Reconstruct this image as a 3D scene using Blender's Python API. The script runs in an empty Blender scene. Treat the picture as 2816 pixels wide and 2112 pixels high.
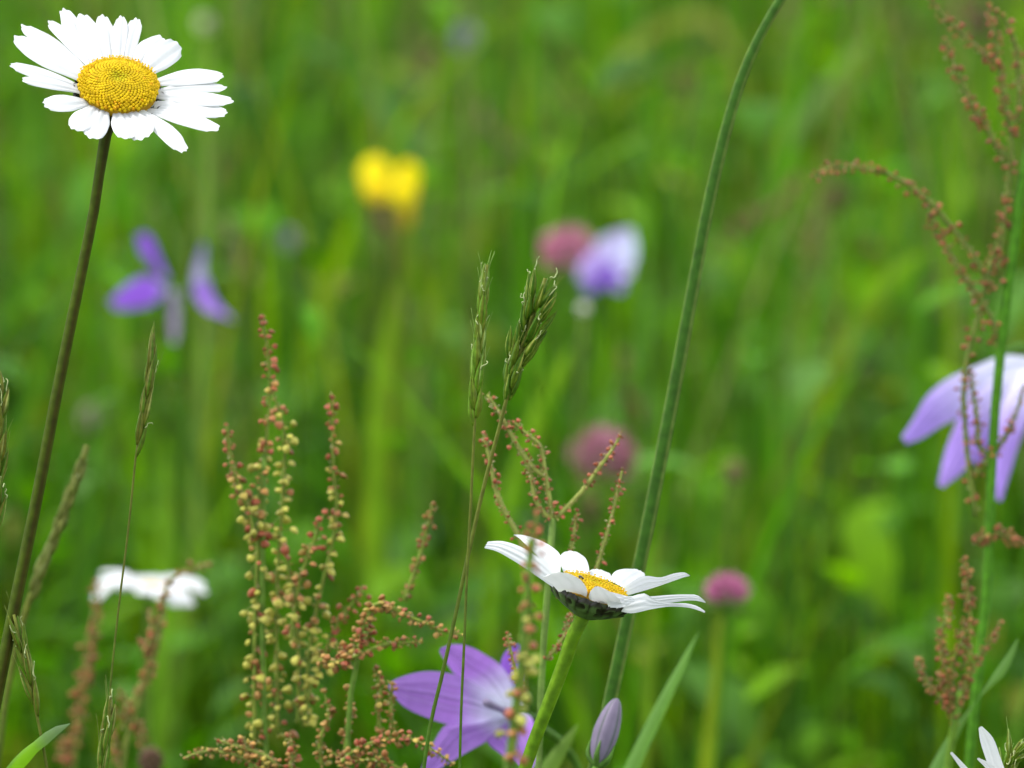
import bpy, math, random
import numpy as np
from mathutils import Vector, Matrix
R = math.radians
random.seed(7)
rng = np.random.default_rng(7)
S = bpy.context.scene
COL = S.collection

# ------------------------------------------------------------------ camera
FOCUS, KW = 1.5, 0.138                    # focus distance (m); frame width per metre of distance
CAM = Vector((0, 0, 0.65)); PITCH = R(10)
cd = bpy.data.cameras.new('camera'); cam = bpy.data.objects.new('camera', cd); COL.objects.link(cam)
cam.location = CAM; cam.rotation_euler = (R(90) - PITCH, 0, 0)
cd.sensor_width = 36; cd.lens = 36 / KW; cd.clip_start = 0.02; cd.clip_end = 500
cd.dof.use_dof = True; cd.dof.focus_distance = FOCUS; cd.dof.aperture_fstop = 17.5
S.camera = cam
# ------------------------------------------------------------------ sky, sun, exposure
SUN_EL, SUN_AZ = R(60), R(-78)            # azimuth clockwise from +Y
w = bpy.data.worlds.new('World'); S.world = w; w.use_nodes = True
nt = w.node_tree; bg = nt.nodes['Background']
sky = nt.nodes.new('ShaderNodeTexSky'); sky.sky_type = 'NISHITA'; sky.sun_disc = False
sky.sun_elevation = SUN_EL; sky.sun_rotation = SUN_AZ % (2 * math.pi)
hz = nt.nodes.new('ShaderNodeMix'); hz.data_type = 'RGBA'; hz.inputs[0].default_value = .55      # thin bright cloud veils the blue
hz.inputs[7].default_value = (7.5, 7.4, 7.0, 1)
nt.links.new(sky.outputs[0], hz.inputs[6]); nt.links.new(hz.outputs[2], bg.inputs[0]); bg.inputs[1].default_value = 0.135
sd = bpy.data.lights.new('sun', 'SUN'); sd.energy = 1.5; sd.angle = R(10); sd.color = (1, .96, .9)
sun = bpy.data.objects.new('sun', sd); COL.objects.link(sun)
SV = Vector((math.sin(SUN_AZ) * math.cos(SUN_EL), math.cos(SUN_AZ) * math.cos(SUN_EL), math.sin(SUN_EL)))
sun.rotation_euler = (-SV).to_track_quat('-Z', 'Y').to_euler(); sun.location = SV * 20
S.view_settings.view_transform = 'Standard'; S.view_settings.look = 'None'
S.view_settings.exposure = 1.62; S.view_settings.gamma = 1
S.cycles.use_denoising = True
S.cycles.max_bounces = 8; S.cycles.transmission_bounces = 6; S.cycles.diffuse_bounces = 5

# ------------------------------------------------------------------ helpers
FW = Vector((0, math.cos(PITCH), -math.sin(PITCH))); UP = Vector((0, math.sin(PITCH), math.cos(PITCH))); RT = Vector((1, 0, 0))
def P(x, y, d=FOCUS):                      # photo pixel (2816 x 2112) at distance d -> point in the meadow
    return CAM + (FW + RT * ((x - 1408) / 2816 * KW) - UP * ((y - 1056) / 2816 * KW)) * d
def pm(n, d=FOCUS): return n * d * KW / 2816     # n pixels at distance d in metres
def proj(p):
    v = Vector(p) - CAM; d = v.dot(FW)
    return 1408 + v.dot(RT) / d / KW * 2816, 1056 - v.dot(UP) / d / KW * 2816, d
def ZM(ox, oy, sc): return lambda pts: [(ox + a / sc, oy + b / sc) for a, b in pts]
def lerp(a, b, t): return a + (b - a) * t
def mix(c1, c2, t): return tuple(lerp(a, b, t) for a, b in zip(c1, c2))
def sat(t): return max(0., min(1., t))
def sstep(a, b, t):
    t = sat((t - a) / (b - a)); return t * t * (3 - 2 * t)
def spline(pts, n):
    pts = [Vector(p) for p in pts]
    if len(pts) == 2: return [pts[0].lerp(pts[1], i / n) for i in range(n + 1)]
    L = [0]
    for a, b in zip(pts, pts[1:]): L.append(L[-1] + max((b - a).length, 1e-7))
    out = []; k = 0
    for i in range(n + 1):
        s = L[-1] * i / n
        while k < len(pts) - 2 and s > L[k + 1]: k += 1
        t = (s - L[k]) / (L[k + 1] - L[k])
        p0 = pts[k - 1] if k else pts[0] * 2 - pts[1]
        p1, p2 = pts[k], pts[k + 1]
        p3 = pts[k + 2] if k + 2 < len(pts) else p2 * 2 - p1
        l0 = (p1 - p0).length or 1e-7; l1 = (p2 - p1).length or 1e-7; l2 = (p3 - p2).length or 1e-7
        m1 = ((p1 - p0) / l0 * l1 + (p2 - p1) / l1 * l0) / (l0 + l1) * l1
        m2 = ((p2 - p1) / l1 * l2 + (p3 - p2) / l2 * l1) / (l1 + l2) * l1
        t2, t3 = t * t, t * t * t
        out.append(p1 * (2 * t3 - 3 * t2 + 1) + m1 * (t3 - 2 * t2 + t) + p2 * (-2 * t3 + 3 * t2) + m2 * (t3 - t2))
    return out
def perp(v):
    v = v.normalized(); a = Vector((0, 0, 1)) if abs(v.z) < .9 else Vector((1, 0, 0))
    s = v.cross(a).normalized(); return s, v.cross(s).normalized()

class MB:
    def __init__(s): s.v = []; s.f = []; s.c = []; s.m = []
    def tube(s, pts, rad, col, n=None, seg=10, rib=0, ribn=6, capped=True, mi=0):
        """pts control points; rad number, list or f(t); col colour or f(t, angle)"""
        n = n or max(6, len(pts) * 4); P_ = spline(pts, n)
        T = [(P_[min(i + 1, n)] - P_[max(i - 1, 0)]).normalized() for i in range(n + 1)]
        a, _ = perp(T[0]); b0 = len(s.v)
        for i in range(n + 1):
            t = i / n; a = (a - T[i] * a.dot(T[i])).normalized(); b = T[i].cross(a)
            if callable(rad): r = rad(t)
            elif isinstance(rad, (list, tuple)):
                q = t * (len(rad) - 1); k = min(int(q), len(rad) - 2); r = lerp(rad[k], rad[k + 1], q - k)
            else: r = rad
            for j in range(seg):
                an = 2 * math.pi * j / seg; rr = r * (1 + rib * math.cos(ribn * an))
                s.v.append(P_[i] + (a * math.cos(an) + b * math.sin(an)) * rr)
                s.c.append(col(t, an) if callable(col) else col)
        for i in range(n):
            for j in range(seg):
                q = b0 + i * seg; j2 = (j + 1) % seg
                s.f.append((q + j, q + j2, q + seg + j2, q + seg + j)); s.m.append(mi)
        if capped:
            s.f.append(tuple(b0 + j for j in reversed(range(seg)))); s.m.append(mi)
            s.f.append(tuple(b0 + n * seg + j for j in range(seg))); s.m.append(mi)
        return P_
    def grid(s, rows, cols, mi=0):
        b0 = len(s.v); n, m = len(rows), len(rows[0])
        for r, c in zip(rows, cols): s.v += r; s.c += c
        for i in range(n - 1):
            for j in range(m - 1):
                q = b0 + i * m + j; s.f.append((q, q + 1, q + m + 1, q + m)); s.m.append(mi)
    def blob(s, c, ax, ra, rb, col, seg=8, ring=6, lobes=0, lob=0, side=None, flat=1., point=0., mi=0):
        """ovoid at c: half-length ra along ax, radius rb (x flat on the second side), optional lobes"""
        ax = ax.normalized(); u, v = perp(ax)
        if side is not None:
            u = (side - ax * side.dot(ax)).normalized(); v = ax.cross(u)
        b0 = len(s.v)
        for i in range(ring + 1):
            th = math.pi * i / ring; z = -math.cos(th); rr = math.sin(th)
            if point: rr *= 1 - point * sat(z)
            for j in range(seg):
                an = 2 * math.pi * j / seg; k = rb * rr * (1 + lob * math.cos(lobes * an))
                s.v.append(c + ax * (z * ra) + u * (k * math.cos(an)) + v * (k * math.sin(an) * flat))
                s.c.append(col(i / ring, an) if callable(col) else col)
        for i in range(ring):
            for j in range(seg):
                q = b0 + i * seg; j2 = (j + 1) % seg
                s.f.append((q + j, q + j2, q + seg + j2, q + seg + j)); s.m.append(mi)
    def build(s, name, mats, parent=None, origin=None, smooth=True):
        o0 = origin if origin is not None else (root_of(parent).location.copy() if parent else Vector((0, 0, 0)))
        me = bpy.data.meshes.new(name)
        me.from_pydata([tuple(Vector(p) - o0) for p in s.v], [], s.f)
        at = me.color_attributes.new('Col', 'FLOAT_COLOR', 'POINT')
        arr = np.ones((len(s.v), 4), np.float32); arr[:, :3] = np.array(s.c, np.float32)[:, :3]
        at.data.foreach_set('color', arr.ravel())
        if not isinstance(mats, (list, tuple)): mats = [mats]
        for m in mats: me.materials.append(m)
        me.polygons.foreach_set('material_index', np.array(s.m, np.int32))
        if smooth: me.polygons.foreach_set('use_smooth', np.ones(len(s.f), bool))
        me.update()
        ob = bpy.data.objects.new(name, me); COL.objects.link(ob)
        if parent is not None: ob.parent = parent
        else: ob.location = o0
        return ob
def root_of(o):
    while o.parent: o = o.parent
    return o
def thing(name, label, cat, loc, group=None):
    o = bpy.data.objects.new(name, None); COL.objects.link(o); o.location = loc; o.empty_display_size = .01
    o['label'] = label; o['category'] = cat; o['kind'] = 'thing'
    if group: o['group'] = group
    return o
def sheet(A, B, camber=0., groove=0., ng=3, n=16, m=11, col=(1, 1, 1), tip=.0, teeth=0., out=None):
    """leaf or petal between two 3-D edge lines, bulged, grooved lengthwise, tip rounded by pushing the middle out"""
    a = spline(A, n); b = spline(B, n); rows, cols = [], []
    L = sum(((a[i + 1] + b[i + 1]) - (a[i] + b[i])).length for i in range(n)) / 2
    for i in range(n + 1):
        t = i / n; i0, i1 = max(i - 1, 0), min(i + 1, n)
        tg = ((a[i1] + b[i1]) - (a[i0] + b[i0])).normalized(); ac = b[i] - a[i]
        nr = tg.cross(ac)
        if nr.length < 1e-9: nr = Vector((0, -1, 0))
        nr.normalize()
        if out is not None and nr.dot(out) < 0: nr = -nr
        r, c = [], []
        for j in range(m):
            v = j / (m - 1); q = 2 * v - 1; k = ac.length
            p = a[i].lerp(b[i], v) + nr * (camber * k * (1 - q * q) + groove * math.cos(ng * math.pi * q) * (1 - q * q) * min(1, 3 * t * (1.15 - t)))
            p += tg * L * sstep(.6, 1, t) * (tip * (1 - q * q) + teeth * math.cos(ng * math.pi * q))
            r.append(p); c.append(col(t, v) if callable(col) else col)
        rows.append(r); cols.append(c)
    return rows, cols

# ------------------------------------------------------------------ materials
def mat(name, rough=.5, trans=0., spec=.4, noise=.25, nscale=400., bump=0., tcol=(1, 1, 1), tint=(1, 1, 1), detail=3):
    m = bpy.data.materials.new(name); m.use_nodes = True; t = m.node_tree; N = t.nodes; Lk = t.links
    pb = N['Principled BSDF']; out = N['Material Output']
    at = N.new('ShaderNodeAttribute'); at.attribute_name = 'Col'
    tc = N.new('ShaderNodeTexCoord'); nz = N.new('ShaderNodeTexNoise'); nz.inputs['Scale'].default_value = nscale; nz.inputs['Detail'].default_value = detail
    Lk.new(tc.outputs['Object'], nz.inputs['Vector'])
    mr = N.new('ShaderNodeMapRange'); mr.inputs['From Min'].default_value = .3; mr.inputs['From Max'].default_value = .7
    mr.inputs['To Min'].default_value = 1 - noise; mr.inputs['To Max'].default_value = 1 + noise * .6
    Lk.new(nz.outputs[0], mr.inputs['Value'])
    mx = N.new('ShaderNodeVectorMath'); mx.operation = 'SCALE'; Lk.new(at.outputs['Color'], mx.inputs[0]); Lk.new(mr.outputs[0], mx.inputs['Scale'])
    tn = N.new('ShaderNodeVectorMath'); tn.operation = 'MULTIPLY'; tn.inputs[1].default_value = tint; Lk.new(mx.outputs[0], tn.inputs[0])
    Lk.new(tn.outputs[0], pb.inputs['Base Color'])
    pb.inputs['Roughness'].default_value = rough; pb.inputs['Specular IOR Level'].default_value = spec
    if bump:
        bp = N.new('ShaderNodeBump'); bp.inputs['Strength'].default_value = bump; bp.inputs['Distance'].default_value = .0003
        Lk.new(nz.outputs[0], bp.inputs['Height']); Lk.new(bp.outputs[0], pb.inputs['Normal'])
    if trans:
        tr = N.new('ShaderNodeBsdfTranslucent'); tm = N.new('ShaderNodeVectorMath'); tm.operation = 'MULTIPLY'; tm.inputs[1].default_value = tcol
        Lk.new(tn.outputs[0], tm.inputs[0]); Lk.new(tm.outputs[0], tr.inputs[0])
        ms = N.new('ShaderNodeMixShader'); ms.inputs[0].default_value = trans
        Lk.new(pb.outputs[0], ms.inputs[1]); Lk.new(tr.outputs[0], ms.inputs[2]); Lk.new(ms.outputs[0], out.inputs['Surface'])
    return m
M_PETAL = mat('white_petal', .45, .3, .35, .04, 250)
M_PURPLE = mat('violet_petal', .5, .35, .25, .10, 300)
M_LEAF = mat('green_leaf', .55, .45, .09, .3, 60, tcol=(1.2, 1.3, .3), tint=(1.12, 1.14, .66))
M_STEM = mat('plant_stem', .6, 0, .1, .3, 500, .3, tint=(.86, .92, .50))
M_FRUIT = mat('sorrel_fruit', .5, .25, .2, .3, 700, .2, tint=(.90, .90, .64))
M_DISC = mat('yellow_floret', .65, .2, .1, .15, 500, .1, tint=(1., .95, .7))
M_BRACT = mat('green_bract', .5, 0, .4, .3, 800, .3)
M_SPIKE = mat('grass_glume', .5, .25, .15, .3, 900, .2, tint=(.84, 1.02, .5))
M_PINK = mat('clover_floret', .55, .25, .25, .2, 500)
M_DARK = mat('beetle_shell', .2, 0, .6, .1, 500)
M_DRY = mat('dry_straw', .6, .15, .25, .3, 80)

# ------------------------------------------------------------------ setting: ground
def ground():
    b = MB(); n = 40; X = [-150 * (abs(q) ** 3) * (1 if q > 0 else -1) for q in np.linspace(1, -1, n)]
    rows = [[Vector((x, 3 + y, .012 * math.sin(x * 5.1) * math.cos(y * 4.3) if abs(x) < 8 and abs(y) < 8 else 0)) for x in X] for y in X]
    b.grid(rows, [[(.03, .06, .01)] * n for _ in X])
    m = mat('meadow_soil', .9, 0, .2, .5, 9, .4); o = b.build('ground', m); o['kind'] = 'structure'; o['label'] = 'dark green and brown meadow ground under the grass'; o['category'] = 'ground'
ground()

# keep-clear windows: (x, y, rx, ry, distance): plants nearer than distance do not grow across them
CLEAR = [(470, 790, 210, 170, 2.1), (1070, 510, 170, 150, 2.4), (1620, 715, 210, 150, 2.3), (1650, 1260, 150, 140, 2.2),
         (2000, 1630, 90, 70, 1.95), (2660, 1180, 200, 220, 1.78), (420, 1620, 180, 90, 1.86), (1605, 848, 40, 40, 2.2), (560, 65, 45, 45, 2.6)]
def blocked(p):
    x, y, d = proj(p)
    for cx, cy, rx, ry, dd in CLEAR:
        if d < dd and ((x - cx) / rx) ** 2 + ((y - cy) / ry) ** 2 < 1: return True
    return False

# ------------------------------------------------------------------ setting: the mass of meadow grass (nobody could count it)
def stuff(b, name, m, label, cat):
    o = b.build(name, m); o['kind'] = 'stuff'; o['label'] = label; o['category'] = cat; return o
GREENS = [(.075, .20, .003), (.055, .165, .003), (.115, .25, .003), (.04, .125, .004), (.16, .27, .003), (.06, .18, .012), (.085, .20, .045), (.125, .155, .012), (.022, .075, .004), (.018, .055, .005)]
def blade(b, base, h, wd, lean, az, curl, col, n=8, twist=0.):
    d = Vector((math.cos(az), math.sin(az), 0)); sd_ = Vector((-d.y, d.x, 0)).lerp(d, 0)
    pa = random.random() * math.pi; sd_ = Vector((math.cos(pa), math.sin(pa), 0))
    rows, cols = [], []
    p = Vector(base); ang = lean
    for i in range(n + 1):
        t = i / n; wv = wd * (.55 + .45 * math.sin(math.pi * min(1, t * 1.2 + .1))) * (1 - sat((t - .55) / .45) ** 1.6) + .0002
        s_ = (sd_ + d * twist * t).normalized()
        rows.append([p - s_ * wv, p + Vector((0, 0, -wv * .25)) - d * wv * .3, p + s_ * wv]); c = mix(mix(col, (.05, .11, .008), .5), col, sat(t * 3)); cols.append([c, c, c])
        st = h / n; p = p + Vector((d.x * math.sin(ang), d.y * math.sin(ang), math.cos(ang))) * st
        ang += curl / n * (.3 + 1.6 * t)
    if blocked(rows[-1][1]) or blocked(rows[n // 2][1]) or blocked(rows[3 * n // 4][1]): return
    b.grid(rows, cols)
def grass():
    b = MB()
    for i in range(30000):
        u = random.random(); y = (1.95 if i % 25 else 1.8) + 5.1 * u ** 1.2
        hw = .069 * y + .42; x = random.uniform(-hw, hw)
        pat = math.sin(x * 9.1 + y * 3.3) + math.sin(x * 4.3 - y * 7.9 + 1.3) + .7 * math.sin(x * 21 + y * 11)
        if random.random() > .62 + .2 * pat: continue
        near = sat((y - 1.75) / .7)
        h = random.uniform(.10, .225) * (.9 + .1 * pat) if random.random() > .09 else random.uniform(.24, .46)
        h *= lerp(.85, 1, near)
        col = random.choice(GREENS); k = random.uniform(.7, 1.35); col = tuple(c * k for c in col)
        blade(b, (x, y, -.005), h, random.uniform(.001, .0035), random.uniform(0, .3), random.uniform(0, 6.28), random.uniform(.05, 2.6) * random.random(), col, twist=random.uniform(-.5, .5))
    for i in range(3500):                  # short turf under and around the near flowers
        y = random.uniform(.9, 1.8); x = random.uniform(-.55, .55)
        col = random.choice(GREENS); top = .65 - y * math.tan(R(13.4)) - .015
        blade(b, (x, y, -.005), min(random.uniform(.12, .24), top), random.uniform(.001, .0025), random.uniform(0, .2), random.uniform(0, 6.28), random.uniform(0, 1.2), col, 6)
    for i in range(5000):                  # farther meadow
        y = random.uniform(6.5, 14); x = random.uniform(-2.2, 2.2)
        col = random.choice(GREENS)
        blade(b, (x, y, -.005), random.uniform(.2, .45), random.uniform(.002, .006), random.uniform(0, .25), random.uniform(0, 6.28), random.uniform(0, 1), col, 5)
    stuff(b, 'meadow_grass', M_LEAF, 'dense mass of green meadow grass blurred behind the flowers', 'grass')
grass()
def foliage():
    b = MB()
    for i in range(14000):
        y = 2.12 + 3.2 * random.random() ** 1.3; hw = .069 * y + .35; x = random.uniform(-hw, hw)
        zt = .65 - y * .115; z = random.uniform(.05, .19) if i % 12 else random.uniform(.15, .32)
        az = random.uniform(0, 6.28); L = random.uniform(.01, .036); W = min(L * random.uniform(.10, .34), .0095)
        d = Vector((math.cos(az), math.sin(az), random.uniform(-.3, 2.2))).normalized(); s_ = d.cross(Vector((0, 0, 1))).normalized()
        c0 = Vector((x, y, z))
        if blocked(c0) or blocked(c0 + d * L): continue
        k = random.uniform(.7, 1.3); col = tuple(c * k for c in random.choice(GREENS[:4] + GREENS[5:] + [(.06, .15, .03), (.07, .17, .04)]))
        rows, cols = [], []
        for q in range(7):
            t = q / 6; ww = W * math.sin(math.pi * min(1, t * .93 + .05)) ** .8; p = c0 + d * L * t - Vector((0, 0, L * .5 * t * t))
            rows.append([p - s_ * ww, p - Vector((0, 0, ww * .25)), p + s_ * ww]); cols.append([col] * 3)
        b.grid(rows, cols)
        b.tube([Vector((x - d.x * .02, y - d.y * .02, 0)), c0 * .5 + Vector((x, y, 0)) * .5 - d * .006, c0], .0007, col, 4, 4, capped=False)
    stuff(b, 'meadow_foliage', M_LEAF, 'low broad green leaves growing among the meadow grass', 'leaves')
foliage()
def straws():
    b = MB()
    for i in range(450):
        y = 2.35 + 3.8 * random.random() ** 1.2; hw = .069 * y + .35; x = random.uniform(-hw, hw)
        h = random.uniform(.22, .46); lx, ly = random.uniform(-.07, .07), random.uniform(-.05, .05)
        tp = Vector((x + lx, y + ly, h))
        if blocked(tp) or blocked(Vector((x + lx * .6, y + ly * .6, h * .75))): continue
        col = random.choice([(.16, .17, .03), (.17, .13, .04), (.10, .18, .015), (.09, .17, .012), (.20, .22, .05)])
        b.tube([Vector((x, y, 0)), Vector((x + lx * .3, y + ly * .3, h * .55)), tp], [.0010, .0008, .0005], col, 6, 5)
        if random.random() < .6:
            hc = random.choice([(.15, .05, .03), (.2, .08, .05), (.2, .15, .07), (.09, .05, .03)])
            for q in range(8): b.blob(tp - Vector((lx * .05 * q, 0, .0028 * q)) + Vector(rng.normal(0, .0012, 3)), Vector((lx, ly, .2)), .0026, .0016, hc, 5, 4)
    stuff(b, 'dry_grass_stems', M_DRY, 'thin brown and straw coloured stems scattered through the grass', 'grass stems')
straws()

# ------------------------------------------------------------------ ox-eye daisies
WH = (.57, .58, .59)
def florets(b, C, n, Rd, dome, count, green_mid=True):
    u, v = perp(n); ga = math.pi * (3 - math.sqrt(5))
    prof = lambda q: dome * (1 - q ** 2.6) - dome * .28 * math.exp(-(q / .22) ** 2)
    rows, cols = [], []
    for i in range(13):
        q = 1 - i / 12; rows.append([C + (u * math.cos(a) + v * math.sin(a)) * Rd * .97 * q + n * (prof(q) - Rd * .03) for a in np.linspace(0, 2 * math.pi, 33)])
        cols.append([(.58, .36, .008)] * 33)
    b.grid(rows, cols)
    b.grid([[C + (u * math.cos(a) + v * math.sin(a)) * Rd * .97 + n * (-Rd * k) for a in np.linspace(0, 2 * math.pi, 33)] for k in (.03, .22)], [[(.4, .24, .02)] * 33] * 2)
    for i in range(count):
        q = min(1, math.sqrt((i + .5) / count) * random.uniform(.993, 1.007)); a = i * ga + random.uniform(-.012, .012) / (q + .1)
        dq = .02; sl = (prof(min(1, q + dq)) - prof(q - dq)) / (2 * dq * Rd)
        rad = u * math.cos(a) + v * math.sin(a); nn = (n - rad * sl * .8).normalized()
        sz = Rd * (.034 + .016 * q) * random.uniform(.85, 1.15)
        base = mix((.42, .39, .010), (.54, .39, .006), sstep(.08, .35, q)); base = mix(base, (.60, .43, .008), sstep(.6, 1, q))
        if random.random() < .08 * sstep(.4, 1, q): base = (.60, .32, .01)
        k = random.uniform(.85, 1.12); base = tuple(c * k for c in base)
        p = C + rad * Rd * q + n * prof(q)
        b.blob(p, nn, sz * 1.15 if q > .78 else sz * .5, sz, base, 6, 5)
        if q > .72 and random.random() < .55:                       # opened outer florets show tiny lobes
            for g in range(3):
                dv = (nn + Vector(rng.normal(0, .6, 3))).normalized(); b.blob(p + nn * sz * 1.4 + dv * sz * .4, dv, sz * .5, sz * .3, mix(base, (.9, .65, .05), .5), 4, 3)
def ray_petal(base, tip, side, hw, n, lift, droop, seed, groove=.00024, fold=0.):
    r_ = random.Random(seed); ax = tip - base; L = ax.length; rows, cols = [], []; NN, MM = 18, 13
    ns = r_.choice([2, 3, 3]); ph = r_.uniform(-.4, .4); bend = r_.uniform(-.04, .04); nt = [r_.uniform(.4, 1.3) for _ in range(4)]
    for i in range(NN + 1):
        t = i / NN
        wv = hw * (.42 + .58 * sstep(0, .55, t)) if t < .6 else hw * (1 - .30 * ((t - .6) / .4) ** 2.2)
        row, c = [], []
        for j in range(MM):
            q = 2 * j / (MM - 1) - 1
            ext = 1 - .11 * abs(q) ** 2.6 * sstep(.6, 1, t) + .018 * nt[int((q + 1) * 1.49)] * math.cos(ns * math.pi * (q + ph)) * sstep(.82, 1, t)
            p = base + ax * (t * ext) + side * (wv * q) + side * (L * bend * math.sin(math.pi * t))
            gr = groove * math.cos(2.5 * math.pi * q) * sstep(.02, .3, t) * (1 - .5 * t)
            p = p + n * (lift * math.sin(math.pi * .5 * t) - droop * t * t + gr + hw * .16 * (1 - q * q) * (1 - .4 * t) + fold * hw * q * t)
            row.append(p); vk = 1 - .07 * math.exp(-((abs(q) - .36) / .08) ** 2) - .05 * math.exp(-(q / .07) ** 2); c.append(tuple(x * vk for x in mix(WH, (.50, .54, .40), .6 * (1 - sstep(0, .16, t)))))
        rows.append(row); cols.append(c)
    return rows, cols
def involucre(b, C, n, Rd, H, rs):
    u, v = perp(n); prof = [(0, Rd * .98), (.18, Rd * 1.0), (.45, Rd * .86), (.7, Rd * .6), (.88, Rd * .34), (1, rs * 1.15)]
    rad = lambda h: next(lerp(a[1], c[1], (h - a[0]) / (c[0] - a[0])) for a, c in zip(prof, prof[1:]) if h <= c[0] + 1e-9)
    hs = np.linspace(0, 1, 12)
    b.grid([[C - n * H * h + (u * math.cos(a) + v * math.sin(a)) * rad(h) for a in np.linspace(0, 2 * math.pi, 37)] for h in hs], [[(.03, .04, .012)] * 37 for _ in hs])
    for k, (h0, h1, cnt, wd) in enumerate([(.98, .42, 13, .34), (.86, .18, 16, .30), (.62, -.06, 19, .27)]):
        for i in range(cnt):
            a0 = 2 * math.pi * (i + .5 * k + random.uniform(-.15, .15)) / cnt; flare = random.uniform(.0001, .0006)
            rows, cols = [], []
            for q in range(9):
                t = q / 8; h = lerp(h0, h1, t); hw = wd * Rd * (math.sin(math.pi * (.12 + .82 * t)) ** .8) * .72
                row, c = [], []
                for j in range(9):
                    s_ = 2 * j / 8 - 1; rr = rad(max(0, h)); a = a0 + s_ * hw / max(rr, Rd * .35)
                    e = .00018 + .0001 * k + .00035 * (1 - s_ * s_) + flare * t ** 3
                    row.append(C - n * H * h + (u * math.cos(a) + v * math.sin(a)) * (rr + e))
                    edge = sstep(.42, .74, max(abs(s_), t * 1.0 - .06 if t > .6 else 0)); c.append(mix(mix((.055, .10, .026), (.09, .145, .045), 1 - abs(s_)), (.012, .009, .005), edge))
                rows.append(row); cols.append(c)
            b.grid(rows, cols)

# --- tall daisy, upper part of the picture
ZA = ZM(0, 0, 3.142)
def tall_daisy():
    C = P(325, 238); n = (-FW * .66 + RT * .105 + UP * .742).normalized()
    stem = [(303, 300), (296, 350), (262, 560), (222, 760), (165, 1040), (100, 1380), (42, 1660), (4, 1850), (-30, 2020)]
    sp = [P(x, y, 1.5 + .006 * i / 8) for i, (x, y) in enumerate(stem)]; sp[0] = C - n * .0035; e = sp[-1]
    g = Vector((e.x - .045, e.y + .01, -.01)); sp += [e.lerp(g, .5) + Vector((-.004, 0, 0)), g]
    t_ = thing('oxeye_daisy', 'tall white daisy facing forward with a full yellow disc on a long olive stem', 'daisy', Vector((g.x, g.y, 0)), 'ox-eye daisies in the meadow')
    b = MB(); b.tube(sp, lambda t: lerp(.00100, .00128, sat(t * 4)) + (.0006 * max(0, 1 - t * 40)), lambda t, a: mix((.046, .068, .004), (.036, .026, .004), sstep(.2, .9, math.sin(a * 2 + .6)) * .8), 60, 18, .05, 7); b.build('stem', M_STEM, t_)
    b = MB(); florets(b, C + n * .0004, n, .0082, .0027, 640); b.build('flower_disc', M_DISC, t_)
    b = MB(); involucre(b, C - n * .0014, n, .0084, .0032, .0012); b.build('bracts', M_BRACT, t_)
    lst = [((1955, 760), (1360, 770), 100, -.0006, 0), ((1925, 655), (1330, 690), 150, 0, 0), ((2010, 880), (1360, 800), 130, .0004, 0), ((1960, 985), (1330, 880), 150, -.0002, 0), ((1890, 1120), (1280, 940), 135, .0003, 0),
           ((1600, 1315), (1200, 950), 150, -.0003, 0), ((1255, 1200), (1110, 950), 220, .0002, .3), ((1105, 1205), (1010, 950), 215, -.0002, 0), ((795, 1205), (910, 930), 230, 0, 0), ((645, 1130), (840, 910), 215, .0003, 0),
           ((375, 905), (780, 890), 160, 0, 0), ((190, 685), (720, 800), 100, .0002, 0), ((90, 560), (690, 730), 110, -.0003, 0), ((125, 325), (690, 650), 175, .0004, 0), ((190, 225), (720, 590), 140, -.0004, 0),
           ((430, 185), (780, 560), 135, .0003, 0), ((545, 85), (820, 540), 175, -.0003, 0), ((700, 130), (880, 530), 200, .0002, 0), ((880, 135), (940, 520), 175, -.0002, 0), ((1050, 145), (1040, 520), 150, .0005, 0),
           ((1180, 165), (1110, 530), 170, 0, 0), ((1385, 315), (1190, 560), 200, -.0003, 0), ((1540, 385), (1260, 610), 220, .0004, .35)]
    def hit(p, off):
        x, y = ZA([p])[0]; dr = (P(x, y, 1.) - CAM); k = (C + n * off - CAM).dot(n) / dr.dot(n); return CAM + dr * k
    for i, (tp, bs, wd, off, fold) in enumerate(lst):
        B0 = hit(bs, -.0010); B0 = C + (B0 - C).normalized() * .0072 - n * .0010 if (B0 - C).length > .0078 else B0; T0 = hit(tp, off)
        ax = (T0 - B0).normalized(); side = n.cross(ax).normalized()
        ip = Vector((tp[0] - bs[0], tp[1] - bs[1])).normalized(); im = Vector((-ip.y, ip.x)); s2 = Vector((side.dot(RT), -side.dot(UP)))
        hw = pm(.96 * wd / 3.142 / 2 / max(.45, abs(s2.dot(im))))
        r, c = ray_petal(B0, T0, side, hw, n, .0006, .0006, 100 + i, fold=fold); b = MB(); b.grid(r, c); b.build('petal', M_PETAL, t_)
tall_daisy()

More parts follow.
